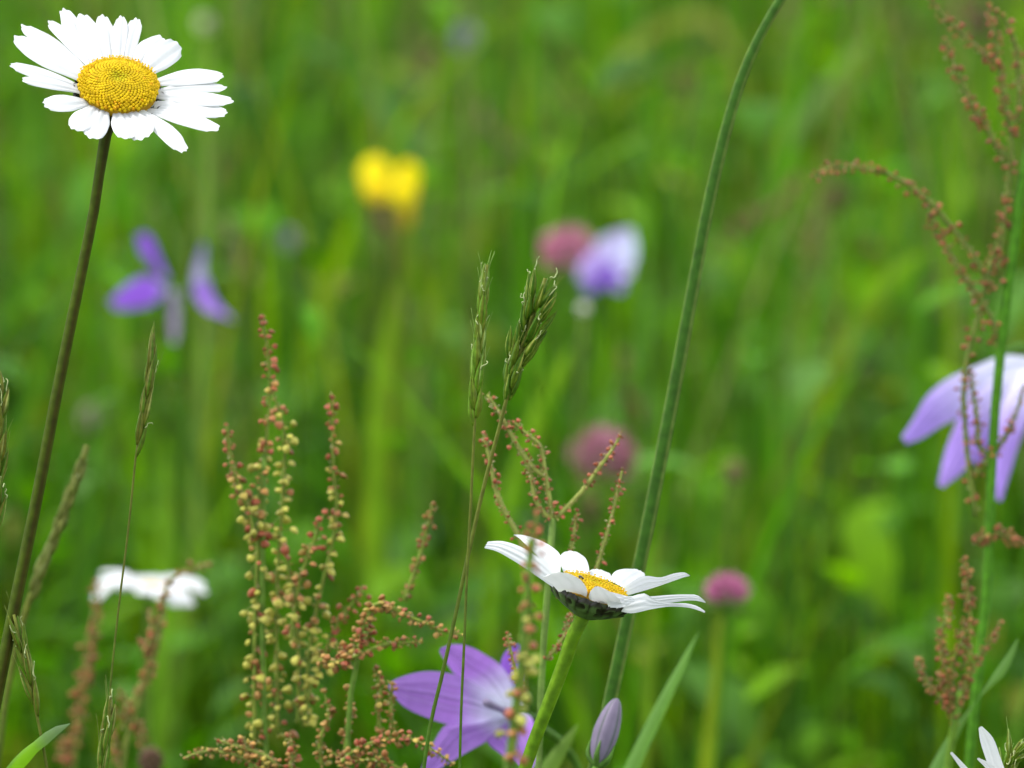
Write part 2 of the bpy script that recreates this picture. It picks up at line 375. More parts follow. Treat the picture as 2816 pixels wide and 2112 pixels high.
# --- daisy seen from the side, lower middle
ZB = ZM(1250, 1400, 3.142)
def side_daisy():
    x0, y0 = ZB([(1205, 668)])[0]; C = P(x0, y0, 1.5); a = R(18)
    n = (-FW * .20 + (RT * math.sin(a) + UP * math.cos(a)) * .98).normalized()
    ex = [(1603, 1672), (1592, 1712), (1560, 1800), (1515, 1920), (1472, 2030), (1440, 2125)]
    sp = [P(x, y, 1.5 + .002 * i) for i, (x, y) in enumerate(ex)]; sp[0] = C - n * .0052; e = sp[-1]; g = Vector((e.x - .05, e.y + .02, -.01)); sp += [e.lerp(g, .45) + Vector((-.008, 0, 0)), g]
    t_ = thing('oxeye_daisy', 'white daisy seen from the side above dark edged bracts on a bright green stem', 'daisy', Vector((g.x, g.y, 0)), 'ox-eye daisies in the meadow')
    b = MB(); b.tube(sp, lambda t: lerp(.00150, .00122, sat(t * 8)), lambda t, an: mix((.14, .25, .012), (.085, .17, .012), .5 + .5 * math.sin(an * 3)), 60, 18, .05, 6); b.build('stem', M_STEM, t_)
    b = MB(); florets(b, C, n, .0069, .0013, 330); b.build('flower_disc', M_DISC, t_)
    b = MB(); involucre(b, C - n * .0012, n, .0080, .0054, .0014); b.build('bracts', M_BRACT, t_)
    L = [([(880, 560), (700, 400), (560, 320), (400, 275), (290, 280)], [(905, 715), (740, 600), (500, 440), (350, 360), (258, 338)], -.004, .001, .06, .0),
         ([(915, 560), (915, 400), (860, 340), (760, 280), (600, 225), (512, 219)], [(870, 565), (800, 490), (690, 380), (600, 290), (550, 245), (510, 226)], .004, .013, .05, 0),
         ([(955, 580), (918, 480), (908, 420), (925, 388)], [(1160, 580), (1162, 510), (1135, 430), (1085, 386)], .006, .018, .08, .12),
         ([(1130, 600), (1145, 555), (1175, 528)], [(1350, 620), (1345, 560), (1290, 535)], .007, .02, .05, .15),
         ([(1330, 620), (1380, 545), (1450, 518), (1560, 517)], [(1480, 700), (1580, 640), (1640, 590), (1645, 560)], .006, .018, .05, .02),
         ([(1440, 690), (1640, 578), (1780, 590), (1900, 555), (1990, 548), (2030, 570)], [(1500, 745), (1620, 710), (1750, 670), (1880, 625), (2000, 585), (2032, 580)], .003, .010, .05, 0),
         ([(1490, 750), (1680, 755), (1850, 742), (2000, 738), (2100, 745), (2166, 798)], [(1480, 830), (1700, 835), (1900, 805), (2060, 790), (2130, 800), (2170, 812)], 0, .002, .05, 0),
         ([(1370, 820), (1560, 745), (1650, 730), (1700, 765), (1850, 810), (2000, 815), (2100, 840), (2165, 882)], [(1400, 875), (1510, 900), (1700, 865), (1830, 845), (1960, 845), (2060, 860), (2162, 897)], -.005, -.010, .05, 0),
         ([(1260, 815), (1165, 775), (1172, 715), (1210, 672)], [(1400, 865), (1440, 810), (1370, 730), (1270, 680)], -.006, -.013, .10, .02),
         ([(1280, 700), (1400, 728), (1545, 768)], [(1330, 850), (1440, 850), (1560, 800)], -.007, -.009, .05, .0),
         ([(900, 715), (830, 640), (755, 592), (800, 578)], [(1138, 768), (1145, 700), (1090, 612), (1010, 565)], -.006, -.014, .10, .05)]
    for i, (A, B, d0, d1, cam_, tip) in enumerate(L):
        f = lambda E: [P(x, y, 1.5 + lerp(d0, d1, k / (len(E) - 1))) for k, (x, y) in enumerate(ZB(E))]
        r, c = sheet(f(A), f(B), cam_, .00016, 3, 18, 13, lambda t, v: mix(WH, (.70, .74, .62), .6 * (1 - sstep(0, .16, t))), tip, .004, out=n)
        b = MB(); b.grid(r, c); b.build('petal', M_PETAL, t_)
    return C, n
DC, DN = side_daisy()
def beetle():                              # tiny black beetle on the edge of that disc
    c = P(1597, 1587, 1.4985); ax = (RT * .8 - UP * .45).normalized()
    t_ = thing('beetle', 'tiny black beetle sitting on the yellow disc of the side-on daisy', 'beetle', c)
    b = MB(); b.blob(c, ax, .00055, .00030, (.01, .009, .008), 10, 8); b.build('body', M_DARK, t_)
    b = MB(); b.blob(c + ax * .00063, ax, .0002, .0002, (.012, .01, .008), 8, 6); b.build('head', M_DARK, t_)
    for s in (-1, 1):
        for k in (-.5, 0, .5):
            b = MB(); p = c + ax * .0005 * k; o = (FW * s - DN * .5).normalized(); b.tube([p, p + FW * s * .0004 + DN * .0001, p + FW * s * .0007 - DN * .0003], .00004, (.01, .008, .006), 4, 5); b.build('leg', M_DARK, t_)
beetle()

# --- generic daisy for the blurred one on the left and the one cut by the lower edge
def daisy(label, C, n, Rr, Rd, cnt, base, seed, skip=(), dr=.003, hwk=.115, lift=.002):
    t_ = thing('oxeye_daisy', label, 'daisy', base, 'ox-eye daisies in the meadow'); u, v = perp(n); rr = random.Random(seed)
    b = MB(); g = Vector((base.x, base.y, -.01)); b.tube([C - n * .004, C - n * .03, C.lerp(g, .4) + Vector((0, 0, .02)), g], [.0013, .0012, .0013], (.08, .15, .025), 40, 12, .05, 6); b.build('stem', M_STEM, t_)
    b = MB(); florets(b, C, n, Rd, Rd * .3, 200); b.build('flower_disc', M_DISC, t_)
    b = MB(); involucre(b, C - n * .001, n, Rd, Rd * .55, .0012); b.build('bracts', M_BRACT, t_)
    for i in range(cnt):
        if i in skip: continue
        a = 2 * math.pi * i / cnt + rr.uniform(-.06, .06); d = u * math.cos(a) + v * math.sin(a); L = Rr * rr.uniform(.92, 1.05)
        r, c = ray_petal(C + d * Rd * .85 - n * .001, C + d * L, n.cross(d), Rr * hwk, n, lift, dr * rr.uniform(.4, 1.4), seed * 50 + i); b = MB(); b.grid(r, c); b.build('petal', M_PETAL, t_)
c4 = P(415, 1612, 1.86); daisy('blurred white daisy with drooping petals behind the left sorrel spikes', c4, (UP * .97 - FW * .17 + RT * .05).normalized(), .0148, .0032, 19, Vector((c4.x + .02, c4.y + .03, 0)), 5, dr=.006, lift=.0042, hwk=.17)
def low_daisy():
    C = P(2790, 2185, 1.5); n = (UP * .75 - FW * .5 + RT * .1).normalized()
    base = Vector((C.x + .02, C.y + .02, 0)); t_ = thing('oxeye_daisy', 'white daisy cut by the lower edge with one petal standing upright', 'daisy', base, 'ox-eye daisies in the meadow')
    b = MB(); g = Vector((base.x, base.y, -.01)); b.tube([C - n * .004, C - n * .03, C.lerp(g, .5), g], .0013, (.08, .15, .025), 40, 12, .05, 6); b.build('stem', M_STEM, t_)
    b = MB(); florets(b, C, n, .007, .002, 260); b.build('flower_disc', M_DISC, t_)
    b = MB(); involucre(b, C - n * .001, n, .007, .004, .0012); b.build('bracts', M_BRACT, t_)
    def pet(A, B, d0, d1):
        f = lambda E: [P(x, y, 1.5 + lerp(d0, d1, k / (len(E) - 1))) for k, (x, y) in enumerate(E)]
        r, c = sheet(f(A), f(B), .08, .00016, 3, 18, 11, WH, .01, .004); b = MB(); b.grid(r, c); b.build('petal', M_PETAL, t_)
    pet([(2735, 2160), (2712, 2090), (2695, 2035), (2691, 2003)], [(2775, 2150), (2752, 2085), (2728, 2025), (2702, 1998)], -.004, -.008)
    pet([(2690, 2170), (2640, 2110), (2613, 2072)], [(2704, 2160), (2652, 2102), (2619, 2068)], -.002, -.004)
    pet([(2740, 2170), (2710, 2112), (2687, 2088)], [(2760, 2160), (2730, 2104), (2692, 2084)], -.006, -.010)
    u, v = perp(n)
    for i in range(16):
        a = 2 * math.pi * i / 16; d = u * math.cos(a) + v * math.sin(a); tp = C + d * .02 - n * .002
        if proj(tp)[1] < 2125: continue
        r, c = ray_petal(C + d * .006 - n * .001, tp, n.cross(d), .0024, n, .0005, .001, 900 + i); b = MB(); b.grid(r, c); b.build('petal', M_PETAL, t_)
low_daisy()

# ------------------------------------------------------------------ bellflowers
VIO, PALE, WHV = (.30, .14, .50), (.50, .40, .78), (.60, .60, .76)
def vcol(w0=.0, w1=.45, c1=VIO, vein=.4, nv=3):
    def f(t, v):
        q = 2 * v - 1; c = mix(WHV, c1, sstep(w0, w1, t))
        vn = math.exp(-(q / .06) ** 2) + .55 * sum(math.exp(-((abs(q) - k * (1 - .45 * t)) / .05) ** 2) for k in (.35, .62))
        return tuple(x * (1 - vein * sat(vn)) for x in c)
    return f
def lobe(t_, A, B, d, cam_=.08, tip=0, col=None, m=25, n=22, out=None):
    f = lambda E: [P(x, y, lerp(d[0], d[1], k / (len(E) - 1))) for k, (x, y) in enumerate(E)]
    r, c = sheet(f(A), f(B), cam_, .00022, 4, n, m, col or vcol(), tip, 0, out=out); b = MB(); b.grid(r, c); b.build('petal', M_PURPLE, t_)
def bell_stem(t_, top, g, calyx_dir, dist_r=.0009):
    b = MB(); b.tube([top, top + calyx_dir * .012, top.lerp(g, .4) + calyx_dir * .01, g], dist_r, (.07, .15, .03), 40, 10); b.build('stem', M_STEM, t_)
    b = MB()
    for k in range(5):
        u, v = perp(calyx_dir); a = k * 1.257; d = u * math.cos(a) + v * math.sin(a)
        b.tube([top, top + d * .004 - calyx_dir * .002, top + d * .006 - calyx_dir * .009], [.0009, .0008, .0001], (.06, .14, .03), 6, 6)
    b.blob(top, calyx_dir, .003, .0022, (.07, .15, .03)); b.build('calyx', M_STEM, t_)
ZC = ZM(1000, 1584, 3.142)
def near_bell():
    c0 = P(*ZC([(1270, 1180)])[0], 1.615); g = Vector((c0.x + .03, c0.y + .035, -.01))
    t_ = thing('bellflower', 'open violet bellflower with a white throat below the side-on daisy', 'bellflower', Vector((g.x, g.y, 0)), 'bellflowers in the meadow')
    to = -FW
    z = ZC
    lobe(t_, z([(1230, 1130), (1080, 1020), (900, 895), (780, 850), (560, 822), (370, 855), (250, 905), (212, 950)]), z([(1240, 1215), (1080, 1270), (900, 1285), (720, 1278), (550, 1225), (350, 1130), (250, 1020), (212, 958)]), (1.615, 1.578), .07, 0, vcol(.03, .42), out=to)
    lobe(t_, z([(1310, 1150), (1290, 950), (1190, 780), (1050, 680), (900, 605), (760, 590), (665, 622)]), z([(1200, 1160), (1060, 1040), (900, 900), (790, 850), (710, 740), (675, 690), (652, 645)]), (1.617, 1.592), .10, 0, vcol(.08, .5), out=to)
    lobe(t_, z([(1235, 1150), (1215, 930), (1182, 780), (1225, 655), (1330, 588)]), z([(1370, 1130), (1370, 950), (1380, 800), (1390, 690), (1375, 600)]), (1.618, 1.606), -.10, 0, vcol(.1, .45, (.25, .10, .5)), out=to)
    lobe(t_, z([(1230, 1190), (1000, 1250), (800, 1270), (700, 1295), (600, 1450), (510, 1640), (470, 1790)]), z([(1290, 1250), (1170, 1350), (1060, 1430), (900, 1520), (700, 1640), (580, 1720), (475, 1800)]), (1.613, 1.585), .07, 0, vcol(.0, .34), out=to)
    lobe(t_, z([(1250, 1220), (1150, 1330), (1070, 1425), (1190, 1540), (1320, 1610), (1420, 1720)]), z([(1360, 1170), (1450, 1220), (1480, 1330), (1500, 1480), (1480, 1620), (1425, 1725)]), (1.612, 1.588), .08, 0, vcol(.0, .3), out=to)
    d = (FW * .8 - UP * .3 + RT * .5).normalized(); bell_stem(t_, c0 + d * .006, g, d)
    b = MB(); q = z([(1290, 1190), (1160, 1140), (1060, 1092)]); b.tube([P(*q[0], 1.612), P(*q[1], 1.600), P(*q[2], 1.592)], [.0011, .0007, .0009], (.30, .25, .38), 10, 8); b.build('style', M_PURPLE, t_)
near_bell()
ZD = ZM(2112, 900, 2.766)
def nodding_bell():
    d = 1.76; z = ZD; top = P(2860, 975, d + .005); g = Vector((top.x + .03, top.y + .05, -.01))
    t_ = thing('bellflower', 'pale violet nodding bellflower hanging behind the tall right-hand sorrel', 'bellflower', Vector((g.x, g.y, 0)), 'bellflowers in the meadow')
    f = vcol(.0, .6, (.31, .19, .58), .12)
    W = vcol(.5, 1., (.44, .30, .70), .1)
    lobe(t_, z([(2050, 240), (1800, 215), (1560, 305), (1360, 395), (1210, 520), (1110, 690), (1015, 835)]), z([(2050, 420), (1850, 440), (1640, 560), (1460, 680), (1300, 760), (1160, 850), (1050, 890)]), (d, d - .012), .12, 0, vcol(.15, .85, (.30, .19, .58), .1), out=UP)  # long white fade on this upper lobe paints its sheen into the colour
    lobe(t_, z([(1900, 300), (1660, 420), (1490, 620), (1400, 800), (1330, 1010), (1292, 1200)]), z([(2050, 420), (1850, 620), (1700, 800), (1600, 950), (1480, 1100), (1330, 1222)]), (d - .002, d - .016), .1, 0, f)
    lobe(t_, z([(1850, 300), (1700, 480), (1540, 720), (1520, 900), (1560, 1020)]), z([(2050, 320), (1900, 600), (1780, 800), (1720, 930), (1600, 1060)]), (d + .004, d + .006), .05, 0, f)
    lobe(t_, z([(1930, 320), (1790, 560), (1735, 800), (1725, 1050), (1738, 1310)]), z([(2150, 350), (2060, 560), (1940, 800), (1850, 1080), (1775, 1325)]), (d - .004, d - .018), .12, 0, f)
    lobe(t_, z([(2030, 300), (1990, 600), (2050, 900), (2150, 1100), (2260, 1220)]), z([(2250, 330), (2300, 560), (2340, 800), (2340, 1050), (2290, 1230)]), (d, d - .01), .12, 0, f)
    bell_stem(t_, top, g, (UP * .5 + RT * .8).normalized())
nodding_bell()
def star_bell():
    d = 2.12; c0 = P(470, 775, d + .02); g = Vector((c0.x + .04, c0.y + .08, -.01))
    t_ = thing('bellflower', 'blurred violet bellflower with spread lobes right of the tall daisy stem', 'bellflower', Vector((g.x, g.y, 0)), 'bellflowers in the meadow')
    col = vcol(-.3, .25, (.24, .08, .56), 0); col2 = vcol(-1., .3, (.17, .12, .22), 0)
    for A, B, dd, c in [([(455, 775), (412, 722), (385, 690), (376, 648)], [(462, 760), (440, 710), (425, 670), (405, 640)], (d + .01, d), col),
                        ([(440, 775), (400, 758), (345, 785), (300, 828)], [(455, 800), (420, 835), (360, 850), (312, 850)], (d + .01, d - .01), col),
                        ([(464, 800), (466, 850), (468, 900), (472, 945)], [(494, 800), (494, 850), (493, 900), (486, 945)], (d + .012, d - .012), col2),
                        ([(530, 770), (535, 810), (560, 850), (640, 880)], [(575, 770), (585, 810), (610, 845), (655, 890)], (d + .012, d - .01), vcol(-.6, .2, (.18, .08, .40), 0)),
                        ([(532, 800), (530, 760), (538, 720), (555, 668)], [(562, 800), (562, 760), (564, 720), (568, 676)], (d + .012, d + .004), vcol(-.6, 1.2, (.20, .13, .40), 0))]:
        lobe(t_, A, B, dd, .12, 0, c, 11, 12)
    dr = (FW * .9 - UP * .3).normalized(); bell_stem(t_, c0 + dr * .012, g, dr)
star_bell()
def far_bell():
    d = 2.3; z = ZM(900, 380, 2.203); c0 = P(*z([(1730, 700)])[0], d + .015); g = Vector((c0.x + .03, c0.y + .06, -.01))
    t_ = thing('bellflower', 'blurred lavender and white bellflower beside the pink clover head', 'bellflower', Vector((g.x, g.y, 0)), 'bellflowers in the meadow')
    wv = lambda t, v: mix((.50, .40, .70), (.52, .56, .76), v); dk = lambda t, v: (.12, .045, .33)
    lobe(t_, z([(1690, 790), (1620, 640), (1720, 575), (1838, 548)]), z([(1760, 810), (1850, 770), (1868, 660), (1850, 555)]), (d, d + .006), .1, 0, wv, 11, 12)
    lobe(t_, z([(1690, 700), (1600, 690), (1530, 760), (1520, 850)]), z([(1720, 780), (1670, 830), (1610, 870), (1550, 880)]), (d, d - .008), .1, 0, lambda t, v: (.42, .30, .66), 11, 12)
    lobe(t_, z([(1660, 770), (1610, 830), (1570, 890), (1545, 930)]), z([(1720, 780), (1700, 860), (1660, 910), (1600, 945)]), (d - .012, d - .02), .1, 0, dk, 11, 12)
    lobe(t_, z([(1690, 770), (1690, 860), (1730, 920), (1775, 935)]), z([(1740, 760), (1770, 830), (1800, 880), (1800, 925)]), (d - .012, d - .02), .1, 0, dk, 11, 12)
    lobe(t_, z([(1720, 770), (1760, 740), (1830, 760), (1845, 800)]), z([(1720, 800), (1750, 830), (1790, 850), (1830, 840)]), (d, d - .004), .1, 0, wv, 11, 12)
    dr = (FW * .8 - UP * .4).normalized(); bell_stem(t_, c0 + dr * .01, g, dr)
far_bell()
def bell_bud():
    d = 1.552; top, bot = P(1697, 1921, d), P(1640, 2108, d - .004); ax = (top - bot).normalized(); g = Vector((bot.x - .03, bot.y + .02, -.01))
    t_ = thing('bellflower_bud', 'closed grey-violet flower bud standing at the foot of the tall arching stem', 'flower bud', Vector((g.x, g.y, 0)))
    b = MB(); c = (top + bot) / 2; h = (top - bot).length / 2
    def fc(t, a): return mix((.20, .165, .24), (.07, .09, .08), sat(1.6 * math.exp(-((math.sin(a * 2.5 + .9)) / .22) ** 2) - .1)) if True else 0
    b.blob(c, ax, h, pm(35, d), fc, 40, 26, 5, .07, point=.15); b.build('bud', M_PURPLE, t_)
    b = MB(); b.tube([bot + ax * .001, bot - ax * .01, bot.lerp(g, .5), g], .0008, (.07, .15, .03), 30, 10); b.build('stem', M_STEM, t_)
    b = MB()
    for k in range(5):
        u, v = perp(ax); dd = u * math.cos(k * 1.257) + v * math.sin(k * 1.257)
        b.tube([bot, bot + dd * .0024 + ax * .002, bot + dd * .0028 + ax * .005], [.0007, .0006, .0001], (.07, .14, .04), 6, 6)
    b.build('calyx', M_STEM, t_)
bell_bud()

# ------------------------------------------------------------------ clover, trefoil, other small blurred flowers and stand-in glint balls
def clover(label, x, y, d, rx, ry, cols, seed, dark=False):
    rr = random.Random(seed); c = P(x, y, d); g = Vector((c.x + rr.uniform(-.03, .03), c.y + .03, -.01))
    t_ = thing('red_clover', label, 'clover', Vector((g.x, g.y, 0)), 'pink clover heads in the meadow')
    a, h = pm(rx, d), pm(ry, d); b = MB(); ga = math.pi * (3 - math.sqrt(5)); N = 90
    for i in range(N):
        z = 1 - 1.65 * (i + .5) / N; r = math.sqrt(max(0, 1 - z * z)); an = i * ga; dv = Vector((r * math.cos(an), r * math.sin(an), z))
        p = c + Vector((dv.x * a * .62, dv.y * a * .62, dv.z * h * .62)); dd = (Vector((dv.x, dv.y, dv.z * .8 + .55))).normalized()
        col = mix(cols[0], cols[1], rr.random()); b.blob(p + dd * a * rr.uniform(.1, .34), (dd + Vector([rr.gauss(0, .18) for _ in range(3)])).normalized(), a * rr.uniform(.3, .42), a * rr.uniform(.06, .1), lambda t, _, c_=col: mix((.62, .42, .45), c_, sat(t * 1.6 - .1)), 6, 5, point=.4)
    b.build('flower_head', M_PINK, t_)
    b = MB(); b.tube([c - Vector((0, 0, h * .3)), c - Vector((.003, 0, .05)), g], .0008, (.06, .16, .01), 24, 8); b.build('stem', M_STEM, t_)
    for k in range(3):
        b = MB(); an = k * 2.1 + seed; dd = Vector((math.cos(an), math.sin(an) * .6, -.1)).normalized(); s_ = dd.cross(Vector((0, 0, 1))).normalized(); o = c - Vector((0, 0, h * .75)); L = a * 1.5
        rows = [[o + dd * L * t - s_ * L * .3 * math.sin(math.pi * min(1, t + .02)), o + dd * L * t - Vector((0, 0, L * .1)), o + dd * L * t + s_ * L * .3 * math.sin(math.pi * min(1, t + .02))] for t in np.linspace(0, 1, 8)]
        b.grid(rows, [[(.08, .15, .03)] * 3] * 8); b.build('leaf', M_LEAF, t_)
clover('blurred pink clover head touching the lavender bellflower', 1562, 703, 2.33, 72, 74, ((.50, .08, .22), (.64, .22, .40)), 1)
clover('dusky pink clover head behind the slender red sorrel', 1660, 1270, 2.2, 88, 85, ((.26, .04, .075), (.44, .15, .25)), 2)
clover('small magenta clover head right of the side-on daisy', 2000, 1632, 1.93, 58, 42, ((.42, .045, .22), (.52, .17, .34)), 3)
def trefoil():
    d = 2.42; c = P(1070, 505, d); g = Vector((c.x + .02, c.y + .04, -.01))
    t_ = thing('birdsfoot_trefoil', 'bright yellow two-lobed blossom blurred in the upper middle', 'yellow flower', Vector((g.x, g.y, 0)))
    def pet(x, y, rx, ry, dz, col=(.80, .66, .008)):
        o = P(x, y, d + dz); b = MB(); a, h = pm(rx, d), pm(ry, d)
        rows = [[o + RT * a * r * math.cos(q) + UP * h * r * math.sin(q) - FW * a * .35 * (1 - r * r) for q in np.linspace(0, 2 * math.pi, 21)] for r in np.linspace(1, .02, 6)]
        b.grid(rows, [[col] * 21] * 6); b.build('petal', M_DISC, t_)
    pet(1032, 480, 44, 50, 0); pet(1120, 487, 33, 44, .004); pet(1040, 524, 42, 32, -.004, (.74, .56, .01)); pet(1108, 533, 40, 34, -.003); pet(1115, 590, 26, 36, .002, (.42, .30, .02))
    b = MB(); b.tube([c - UP * .002, P(1105, 640, d + .003), P(1090, 900, d + .01), g], .0012, (.16, .17, .03), 24, 8); b.build('stem', M_STEM, t_)
trefoil()
def tiny_head(name, cat, label, x, y, d, r, col, group=None, long=1., stem=(.12, .16, .05), m=None):
    c = P(x, y, d); g = Vector((c.x + random.uniform(-.03, .03), c.y + .03, -.01)); t_ = thing(name, label, cat, Vector((g.x, g.y, 0)), group); R_ = pm(r, d); b = MB()
    ga = math.pi * (3 - math.sqrt(5))
    for i in range(40):
        z = 1 - 2 * (i + .5) / 40; q = math.sqrt(1 - z * z); dv = Vector((q * math.cos(i * ga), q * math.sin(i * ga), z)); k = random.uniform(.8, 1.2)
        b.blob(c + Vector((dv.x * R_ * .7, dv.y * R_ * .7, dv.z * R_ * long * .75)), dv, R_ * .34, R_ * .2, tuple(v * k for v in col), 5, 4)
    b.build('flower_head', m or M_PINK, t_)
    b = MB(); b.tube([c, c - Vector((.002, 0, .05)), g], .0008, stem, 20, 6); b.build('stem', M_STEM, t_)
tiny_head('glint_ball', 'flower bud', 'pale round blurred glint modelled as a ball just under the lavender bellflower', 1605, 848, 2.15, 16, (.75, .72, .66))  # invented ball on a stem, standing in for a bright out-of-focus glint
tiny_head('glint_ball', 'flower bud', 'pale round blurred glint modelled as a ball near the top edge beside the tall daisy', 562, 65, 2.6, 22, (.62, .55, .45))  # likewise a made-up stalked ball in place of a glint
tiny_head('blue_flower', 'flower', 'dull blue-violet blurred blossom near the top edge left of centre', 1283, 108, 2.7, 36, (.20, .17, .34), long=1.1)
tiny_head('lilac_flower', 'flower', 'faint lilac blurred blossom between the violet bellflower and the yellow blossom', 788, 660, 2.6, 30, (.36, .30, .44))
tiny_head('pink_flower', 'flower', 'faint pink blurred blossom above the olive grass ear on the left', 262, 1150, 2.5, 40, (.38, .27, .26))
PG = 'dark plantain seed heads in the grass'
for x, y, d, r, lg, lab in [(1882, 232, 2.8, 34, 1.3, 'dark brown seed head blurred left of the arching stem near its top'), (2690, 60, 2.5, 36, 1.8, 'dark red-brown seed head behind the top of the right-hand sorrel'),
                            (2300, 545, 2.5, 34, 1.0, 'brown seed head blurred below the arched sorrel tip'), (2018, 1295, 2.2, 26, 1.1, 'small brown seed head blurred right of the arching stem'),
                            (415, 2092, 1.78, 36, 1.1, 'grey-brown round seed head at the lower edge beside the left sorrel'), (2320, 1740, 2.4, 30, 1.2, 'dark seed head blurred low in the grass left of the right-hand sorrel'),
                            (1620, 1420, 2.25, 40, 1.4, 'dark seed head under the dusky pink clover')]:
    tiny_head('plantain', 'seed head', lab, x, y, d, r, (.14, .075, .045) if r != 26 else (.25, .17, .09), PG, lg)

# ------------------------------------------------------------------ the tall arching stem and single leaves
def arching_stem():
    xy = [(2215, -95), (2150, -5), (2085, 110), (2040, 215), (2002, 340), (1950, 560), (1905, 800), (1855, 1070), (1805, 1330), (1765, 1530), (1715, 1760), (1672, 1960), (1640, 2100)]
    sp = [P(2520, -215, 1.56), P(2400, -225, 1.565), P(2300, -175, 1.568)] + [P(x, y, 1.57) for x, y in xy]; e = sp[-1]; g = Vector((e.x - .05, e.y + .02, -.01)); sp += [e.lerp(g, .5) + Vector((-.006, 0, 0)), g]
    t_ = thing('arching_stem', 'tall smooth green stem arching up past the top edge to the right', 'plant stem', Vector((g.x, g.y, 0)))
    def col(t, a): return mix((.030, .085, .010), (.18, .22, .085), math.exp(-((math.sin((a - 2.2) * 1.5)) / .24) ** 2))  # pale stripes paint the highlight of a lit ridge into the stem colour
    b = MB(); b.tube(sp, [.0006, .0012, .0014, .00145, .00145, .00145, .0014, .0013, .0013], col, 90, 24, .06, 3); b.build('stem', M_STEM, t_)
    b = MB(); q = P(2520, -215, 1.56); b.blob(q, RT - UP * .25, .007, .0032, (.09, .12, .05), 10, 8, point=.3); b.build('flower_bud', M_BRACT, t_)
arching_stem()
def leaf(label, mid, d, wid, col, name='grass_blade', group=None, ground_dx=-.02, cat='grass blade', camb=.18, tilt=0.):
    """mid: tip -> base pixels (centre line); wid: half width px per station"""
    n = len(mid); dd = d if isinstance(d, (list, tuple)) else [d] * n
    c = [P(x, y, q) for (x, y), q in zip(mid, dd)]; e = c[-1]; g = Vector((e.x + ground_dx, e.y + .01, -.01)); c += [e.lerp(g, .5) + Vector((ground_dx * .2, 0, 0)), g]; wd = list(wid) + [wid[-1] * .8, wid[-1] * .5]
    A, B = [], []
    for i, p in enumerate(c):
        tg = (c[min(i + 1, n + 1)] - c[max(i - 1, 0)]).normalized(); s_ = tg.cross(FW).normalized(); s_ = s_ + FW * tilt * (1 if s_.z > 0 else -1); k = pm(wd[i], dd[min(i, n - 1)]); A.append(p - s_ * k); B.append(p + s_ * k)
    t_ = thing(name, label, cat, Vector((g.x, g.y, 0)), group)
    r, cc = sheet(A, B, camb, .0001, 3, 110, 7, col, out=-FW); b = MB(); b.grid(r, cc); b.build('blade', M_LEAF, t_)
leaf('blue-green pointed grass blade leaning right beside the grey-violet bud', [(1921, 1738), (1890, 1800), (1840, 1900), (1790, 2000), (1735, 2118)], 1.63, [1, 8, 15, 18, 20], (.12, .23, .11), ground_dx=-.05)
leaf('short pale grass blade just right of the side-on daisy stem', [(1590, 1990), (1565, 2030), (1530, 2080), (1500, 2130)], 1.63, [1, 12, 20, 24], (.11, .18, .07), ground_dx=-.03)
leaf('bright green folded grass leaf at the lower left corner', [(193, 1990), (165, 2003), (130, 2028), (100, 2052), (65, 2085), (30, 2125)], [1.5, 1.5, 1.501, 1.502, 1.504, 1.506], [1, 9, 15, 14, 19, 22], lambda t, v: mix((.09, .15, .10), (.12, .26, .01), sstep(.014, .03, t)), ground_dx=-.03, tilt=1.2)  # bluish tip: reflection of the sky painted into the leaf colour
leaf('narrow blue-green leaf growing from the lower right sorrel', [(2800, 1755), (2780, 1800), (2750, 1850), (2712, 1895)], 1.62, [1, 9, 13, 6], (.09, .17, .09), ground_dx=-.02)
BG = 'separate blurred grass blades behind the flowers'
